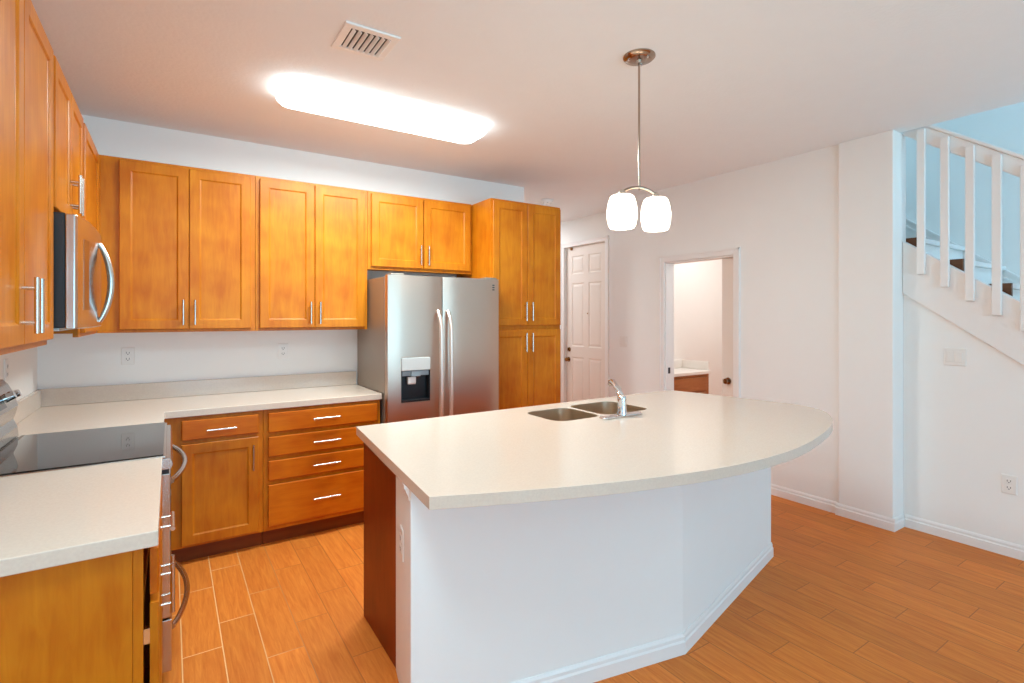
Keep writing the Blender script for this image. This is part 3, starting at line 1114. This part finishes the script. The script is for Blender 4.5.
# mitre filler so the two runs meet
bm = B()
dd1 = (Vector((Cp[0] - Dp[0], Cp[1] - Dp[1]))).normalized(); n1 = Vector((-dd1.y, dd1.x))
dd2 = (Vector((Bp[0] - Cp[0], Bp[1] - Cp[1]))).normalized(); n2 = Vector((-dd2.y, dd2.x))
k = 0.0085
cpt = Vector(Cp)
prism(bm, [tuple(cpt), tuple(cpt + n1 * 0.013), tuple(cpt + (n1 + n2).normalized() * 0.0138), tuple(cpt + n2 * 0.013)], 'Z', 0, 0.053)
prism(bm, [tuple(cpt), tuple(cpt + n1 * k), tuple(cpt + (n1 + n2).normalized() * 0.0092), tuple(cpt + n2 * k)], 'Z', 0.053, 0.074)
obj('baseboard_corner', bm, 'trim', isl)
bm = B()
bx(bm, 0.800, 2.983, 2.068, 2.084, 0.10, 0.872)
bx(bm, 0.800, 0.816, 2.084, 2.525, 0.10, 0.872)
bx(bm, 2.967, 2.983, 2.084, 2.525, 0.10, 0.872)
bx(bm, 0.816, 2.967, 2.084, 2.525, 0.10, 0.116)
bx(bm, 0.816, 2.967, 2.509, 2.525, 0.116, 0.66)
bx(bm, 0.816, 1.66, 2.509, 2.525, 0.66, 0.872)
bx(bm, 2.44, 2.967, 2.509, 2.525, 0.66, 0.872)
obj('cabinet_body', bm, 'maple', isl, 0.002)
box_obj('toe_kick', (0.82, 2.97, 2.45, 2.47, 0.0, 0.099), 'kick', isl)
bm = B()
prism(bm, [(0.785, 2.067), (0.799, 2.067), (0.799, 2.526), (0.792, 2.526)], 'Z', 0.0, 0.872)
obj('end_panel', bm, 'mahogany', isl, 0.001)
Fi = Face((0, 2.5255, 0), (1, 0, 0), (0, 1, 0))
for i, (a, b) in enumerate(((0.83, 1.22), (1.23, 1.62), (1.66, 2.05), (2.06, 2.45), (2.49, 2.96))):
    d = obj('door', shaker(Fi, a, b, 0.12, 0.85), 'maple', isl)
    handle(Fi, (b - 0.03) if i % 2 == 0 else (a + 0.03), 0.74, T, d)
# little stepped cap at the top of the drywall end
eA, eB = Vector((*A, 0)), Vector((*Bp, 0))
ed = (eA - eB).normalized()
en = Vector((-ed.y, ed.x, 0))
bm = B()
pf = [(0.0, 0.815), (0.004, 0.819), (0.005, 0.830), (0.010, 0.840), (0.014, 0.848), (0.015, 0.856), (0.020, 0.860), (0.020, 0.872), (0.0, 0.872)]
va = [bm.verts.new(eB + ed * 0.015 + en * a + Vector((0, 0, z))) for a, z in pf]
vb = [bm.verts.new(eA - ed * 0.003 + en * a + Vector((0, 0, z))) for a, z in pf]
bm.faces.new(va); bm.faces.new(list(reversed(vb)))
for i in range(len(pf)):
    j = (i + 1) % len(pf)
    bm.faces.new((va[i], vb[i], vb[j], va[j]))
obj('cap_moulding', bm, 'trim', isl)


# ---- island worktop
def catmull(P, n=10):
    out = []
    for i in range(len(P) - 1):
        p0, p1, p2, p3 = P[max(i - 1, 0)], P[i], P[i + 1], P[min(i + 2, len(P) - 1)]
        for k in range(n):
            s = k / n
            out.append(tuple(0.5 * (2 * p1[a] + (p2[a] - p0[a]) * s + (2 * p0[a] - 5 * p1[a] + 4 * p2[a] - p3[a]) * s * s + (3 * p1[a] - p0[a] - 3 * p2[a] + p3[a]) * s ** 3) for a in (0, 1)))
    out.append(P[-1])
    return out


def rrect(x0, x1, y0, y1, r, n=6):
    pts = []
    for cx, cy_, a0 in ((x1 - r, y1 - r, 0), (x0 + r, y1 - r, 90), (x0 + r, y0 + r, 180), (x1 - r, y0 + r, 270)):
        for k in range(n + 1):
            a = math.radians(a0 + 90 * k / n)
            pts.append((cx + r * math.cos(a), cy_ + r * math.sin(a)))
    return pts


arc = catmull([(0.662, 1.467), (0.90, 1.372), (1.18, 1.275), (1.45, 1.205), (1.70, 1.162), (1.97, 1.148), (2.25, 1.172), (2.53, 1.232), (2.80, 1.312), (3.00, 1.402), (3.18, 1.530), (3.262, 1.660), (3.272, 1.80), (3.235, 2.04), (3.19, 2.30), (3.12, 2.60)], 6)
outer = arc + [(0.778, 2.600)]
S1 = (1.690, 2.012, 2.130, 2.460)
S2 = (2.030, 2.400, 2.130, 2.490)
t = thing('island_countertop', 'large cream quartz island countertop with a bowed front edge and sink cutouts', 'countertop', (1.95, 1.9, 0.873))
bm = B()
slab_with_holes(bm, outer, [rrect(*S1, 0.075), rrect(*S2, 0.075)], 0.8735, 0.914)
obj('worktop_slab', bm, 'quartz', t, 0.002)

# ---- sink
t = thing('kitchen_sink', 'stainless double-bowl sink set into the island countertop', 'sink', (2.05, 2.3, 0.68))
for s in (S1, S2):
    bm = B()
    loops = []
    for ins, z, r in ((-0.016, 0.8725, 0.085), (0.0008, 0.8728, 0.075), (0.0012, 0.9105, 0.075), (0.004, 0.9110, 0.073), (0.005, 0.845, 0.073), (0.012, 0.690, 0.070), (0.030, 0.672, 0.065), (0.10, 0.666, 0.03)):
        loops.append([bm.verts.new((p[0], p[1], z)) for p in rrect(s[0] + ins, s[1] - ins, s[2] + ins, s[3] - ins, r)])
    if s is S1:
        for v in loops[0]:
            v.co.x = min(v.co.x, 2.019)
    else:
        for v in loops[0]:
            v.co.x = max(v.co.x, 2.021)
    n = len(loops[0])
    for a, b in zip(loops, loops[1:]):
        for k in range(n):
            bm.faces.new((a[k], a[(k + 1) % n], b[(k + 1) % n], b[k]))
    bm.faces.new(loops[-1])
    bowl = obj('bowl', bm, 'sink', t, smooth=True)
    bm = B()
    cxs, cys = (s[0] + s[1]) / 2, (s[2] + s[3]) / 2
    lathe(bm, [(0.042, 0.0005), (0.042, 0.003), (0.032, 0.004), (0.028, 0.001)], (cxs, cys, 0.666), 20)
    obj('drain', bm, 'chrome', bowl, smooth=True)

# ---- faucet
t = thing('kitchen_faucet', 'chrome single-lever faucet on a long deck plate beside the island sink', 'faucet', (2.085, 2.055, 0.9145))
bm = B()
pts = rrect(1.918, 2.222, 2.032, 2.084, 0.025)
prism(bm, pts, 'Z', 0.9145, 0.926)
obj('deck_plate', bm, 'chrome', t, 0.004, seg=3)
bxx, byy = 2.078, 2.058
bm = B()
lathe(bm, [(0.030, 0.0), (0.029, 0.010), (0.025, 0.022), (0.0235, 0.055), (0.0245, 0.085), (0.023, 0.098), (0.014, 0.108), (0.004, 0.110)], (bxx, byy, 0.9265), 24)
body = obj('faucet_body', bm, 'chrome', t, smooth=True)
bm = B()
tube(bm, catm3 := [(2.080, 2.064, 0.990), (2.088, 2.080, 1.025), (2.104, 2.112, 1.056), (2.120, 2.150, 1.076), (2.135, 2.190, 1.088), (2.142, 2.210, 1.086), (2.146, 2.220, 1.068)],
     [0.019, 0.0185, 0.0175, 0.0165, 0.0165, 0.0165, 0.015], 16)
obj('spout', bm, 'chrome', t, smooth=True)
bm = B()
tube(bm, [(2.078, 2.058, 1.034), (2.068, 2.066, 1.052), (2.060, 2.078, 1.068), (2.054, 2.090, 1.080)], [0.010, 0.0085, 0.0075, 0.008], 12)
obj('lever', bm, 'chrome', t, smooth=True)

# ------------------------------------------------------------------ pendant lamp
PX, PY = 1.922, 1.788
PA = math.radians(-15)
PH = 0.095
t = thing('pendant_lamp', 'two-shade nickel pendant lamp hanging over the island', 'pendant lamp', (PX, PY, 1.89))
bm = B(); lathe(bm, [(0.078, 0), (0.078, -0.006), (0.070, -0.014), (0.045, -0.018), (0.014, -0.020), (0.010, -0.034)], (PX, PY, CZ), 32); cn = obj('canopy', bm, 'dark_nickel', t, smooth=True)
for a in (0.6, 2.7, 4.8):
    bm = B()
    lathe(bm, [(0.006, 0), (0.006, -0.006), (0.003, -0.009)], (PX + 0.052 * math.cos(a), PY + 0.052 * math.sin(a), CZ - 0.0165), 10)
    obj('screw', bm, 'chrome', cn, smooth=True)
bm = B(); tube(bm, [(PX, PY, CZ - 0.03), (PX, PY, 2.40), (PX, PY, 2.085)], 0.0052, 10); obj('stem', bm, 'dark_nickel', t, smooth=True)
bm = B()
pts = []
for k in range(15):
    s = k / 14 * 2 - 1
    pts.append((PX + PH * s * math.cos(PA), PY + PH * s * math.sin(PA), 2.098 - 0.030 * s * s))
tube(bm, pts, 0.007, 10)
obj('arm', bm, 'dark_nickel', t, smooth=True)
for sx in (-1, 1):
    x, yq = PX + PH * sx * math.cos(PA), PY + PH * sx * math.sin(PA)
    bm = B(); lathe(bm, [(0.010, 2.078), (0.016, 2.072), (0.018, 2.055), (0.018, 2.040)], (x, yq, 0), 18); obj('socket', bm, 'nickel', t, smooth=True)
    bm = B()
    pr = [(0.020, 2.052), (0.050, 2.050), (0.058, 2.043), (0.067, 2.015), (0.0735, 1.975), (0.072, 1.940), (0.065, 1.905), (0.058, 1.893), (0.054, 1.893), (0.060, 1.906), (0.067, 1.940), (0.0685, 1.975), (0.062, 2.012), (0.052, 2.038), (0.020, 2.045)]
    lathe(bm, pr, (x, yq, 0), 32, close=False)
    obj('lamp_shade', bm, 'shade', t, smooth=True)

# ------------------------------------------------------------------ ceiling fixtures
t = thing('ceiling_light', 'long white lit fluorescent fixture on the kitchen ceiling', 'ceiling light', (1.14, 3.10, 2.66))
LX0, LX1, LY0, LY1 = 0.50, 1.775, 2.945, 3.255
bm = B(); prism(bm, rrect(LX0 + 0.02, LX1 - 0.02, LY0 + 0.02, LY1 - 0.02, 0.06), 'Z', 2.7225, 2.7395); obj('base_pan', bm, 'white_plastic', t)
bm = B()
loops = []
for ins, z in ((0.0, 2.722), (0.0, 2.706), (0.006, 2.690), (0.022, 2.672), (0.055, 2.660), (0.10, 2.656)):
    loops.append([bm.verts.new((p[0], p[1], z)) for p in rrect(LX0 + ins, LX1 - ins, LY0 + ins, LY1 - ins, max(0.07 - ins * 0.3, 0.02))])
n = len(loops[0])
for a, b in zip(loops, loops[1:]):
    for k in range(n):
        bm.faces.new((a[k], a[(k + 1) % n], b[(k + 1) % n], b[k]))
bm.faces.new(loops[0]); bm.faces.new(loops[-1])
obj('diffuser', bm, 'tube_light', t, smooth=True)
# the tubes' own light, leaving through the bottom of the lens
area('ceiling_light_tubes', ((LX0 + LX1) / 2, (LY0 + LY1) / 2, 2.652), (0, 0, 0), LX1 - LX0 - 0.15, LY1 - LY0 - 0.12, 54, (0.83, 0.98, 1.0))

t = thing('ceiling_vent', 'square white louvred air vent on the kitchen ceiling', 'vent', (0.757, 2.385, 2.725))
vx0, vx1, vy0, vy1 = 0.633, 0.880, 2.262, 2.512
bm = B()
for a in ((vx0, vx1, vy0, vy0 + 0.034), (vx0, vx1, vy1 - 0.034, vy1), (vx0, vx0 + 0.034, vy0 + 0.034, vy1 - 0.034), (vx1 - 0.034, vx1, vy0 + 0.034, vy1 - 0.034)):
    bx(bm, *a, 2.730, 2.7395)
obj('frame', bm, 'trim', t, 0.002)
bm = B(); bx(bm, vx0 + 0.034, vx1 - 0.034, vy0 + 0.034, vy1 - 0.034, 2.7375, 2.7395); obj('duct_backing', bm, 'slot', t)
for k in range(7):
    x = vx0 + 0.045 + k * 0.0265
    bm = B()
    prism(bm, [(x - 0.004, 2.7340), (x - 0.002, 2.7346), (x + 0.009, 2.7235), (x + 0.007, 2.7225)], 'Y', vy0 + 0.034, vy1 - 0.034)
    obj('louvre', bm, 'trim', t)

t = thing('smoke_detector', 'round white smoke detector on the hallway ceiling past the pantry', 'smoke detector', (3.457, 4.557, 2.70))
bm = B(); lathe(bm, [(0.068, 0), (0.068, -0.012), (0.060, -0.030), (0.040, -0.038), (0.01, -0.040)], (3.457, 4.557, CZ - 0.0005), 28); sm = obj('housing', bm, 'white_plastic', t, smooth=True)
bm = B()
for a in range(0, 360, 60):
    r = math.radians(a)
    bx(bm, 3.457 + 0.045 * math.cos(r) - 0.006, 3.457 + 0.045 * math.cos(r) + 0.006, 4.557 + 0.045 * math.sin(r) - 0.006, 4.557 + 0.045 * math.sin(r) + 0.006, CZ - 0.041, CZ - 0.034)
obj('vent_slots', bm, 'grey_plastic', sm)


# ------------------------------------------------------------------ outlets and switches
def plate(kind, label, F, u, v, gang=1, w=0.072, h=0.115, toggles=None):
    cat = 'outlet' if kind == 'outlet' else 'light switch'
    t = thing('wall_outlet' if kind == 'outlet' else 'light_switch', label, cat, tuple(F.p(u, v, 0)))
    W = w * gang if gang == 1 else 0.116
    bm = B()
    P8 = []
    for nn in (0.0005, 0.004, 0.006):
        ins = 0.0 if nn < 0.005 else 0.004
        P8.append([bm.verts.new(F.p(u + a * (W / 2 - ins), v + b * (h / 2 - ins), nn)) for a, b in ((-1, -1), (1, -1), (1, 1), (-1, 1))])
    bm.faces.new(P8[0]); bm.faces.new(P8[-1])
    for a, b in zip(P8, P8[1:]):
        for k in range(4):
            bm.faces.new((a[k], a[(k + 1) % 4], b[(k + 1) % 4], b[k]))
    pl = obj('cover_plate', bm, 'white_plastic', t)

    def fbox(bm, a0, a1, b0, b1, n0, n1):
        vv = [bm.verts.new(F.p(a, b, nn)) for nn in (n0, n1) for b in (b0, b1) for a in (a0, a1)]
        for f in ((0, 2, 3, 1), (4, 5, 7, 6), (0, 1, 5, 4), (2, 6, 7, 3), (0, 4, 6, 2), (1, 3, 7, 5)):
            bm.faces.new([vv[i] for i in f])
    if kind == 'outlet':
        for dv in (-0.020, 0.020):
            bm = B(); fbox(bm, u - 0.016, u + 0.016, v + dv - 0.014, v + dv + 0.014, 0.0061, 0.008)
            so = obj('socket', bm, 'white_plastic', t, 0.001)
            bm = B()
            fbox(bm, u - 0.009, u - 0.006, v + dv - 0.003, v + dv + 0.008, 0.0081, 0.0085)
            fbox(bm, u + 0.006, u + 0.009, v + dv - 0.003, v + dv + 0.008, 0.0081, 0.0085)
            fbox(bm, u - 0.003, u + 0.003, v + dv - 0.010, v + dv - 0.005, 0.0081, 0.0085)
            obj('slots', bm, 'slot', so)
    else:
        for g in range(gang):
            uc = u + (g - (gang - 1) / 2) * 0.046
            bm = B(); fbox(bm, uc - 0.017, uc + 0.017, v - 0.034, v + 0.034, 0.0061, 0.010)
            obj('rocker', bm, 'white_plastic', t, 0.002)
    return t


FB = XF(BW)
plate('outlet', 'white outlet on the back wall above the worktop, left of the two', FB, -0.231, 1.204)
plate('outlet', 'white outlet on the back wall nearer the refrigerator', FB, 0.714, 1.203)
plate('outlet', 'white outlet on the left wall in the corner behind the stove', YF(LW), 3.50, 1.20)
FR = lambda x: Face((x, 0, 0), (0, 1, 0), (-1, 0, 0))
plate('switch', 'white double rocker switch on the wall between the two doors', FR(RW), 4.075, 1.19, 2)
plate('switch', 'white double rocker switch on the wall below the stair stringer', FR(SW), 1.248, 1.20, 2)
plate('outlet', 'white outlet low on the wall below the stairs', FR(SW), 0.985, 0.438)
# outlet in the drywall end of the island
FI = Face((eB.x, eB.y, 0), tuple(ed), tuple(en))
plate('outlet', 'white outlet on the drywall end of the island, beside the wood panel', FI, 0.185, 0.60)

# ------------------------------------------------------------------ washroom vanity
t = thing('bathroom_vanity', 'brown wooden vanity with a white top seen through the washroom doorway', 'vanity', (4.75, 3.95, 0))
vy = 3.752
bm = B(); bx(bm, 4.30, 5.175, vy, 4.147, 0.10, 0.806); obj('cabinet_body', bm, 'vanity', t, 0.002)
box_obj('toe_kick', (4.31, 5.165, vy + 0.06, vy + 0.08, 0, 0.099), 'kick', t)
Fv = XF(vy - 0.001)
for a, b, v0, v1 in ((4.33, 5.115, 0.625, 0.775), (4.33, 5.115, 0.445, 0.60)):
    obj('drawer', flatfront(Fv, a, b, v0, v1), 'vanity', t)
for a, b in ((4.33, 4.72), (4.726, 5.115)):
    obj('door', shaker(Fv, a, b, 0.12, 0.42), 'vanity', t)
bm = B(); bx(bm, 4.285, 5.19, vy - 0.025, 4.147, 0.807, 0.84); bx(bm, 4.285, 5.19, 4.125, 4.147, 0.841, 0.94); bx(bm, 5.172, 5.19, vy + 0.0, 4.124, 0.841, 0.94); obj('vanity_top', bm, 'white_plastic', t, 0.004)
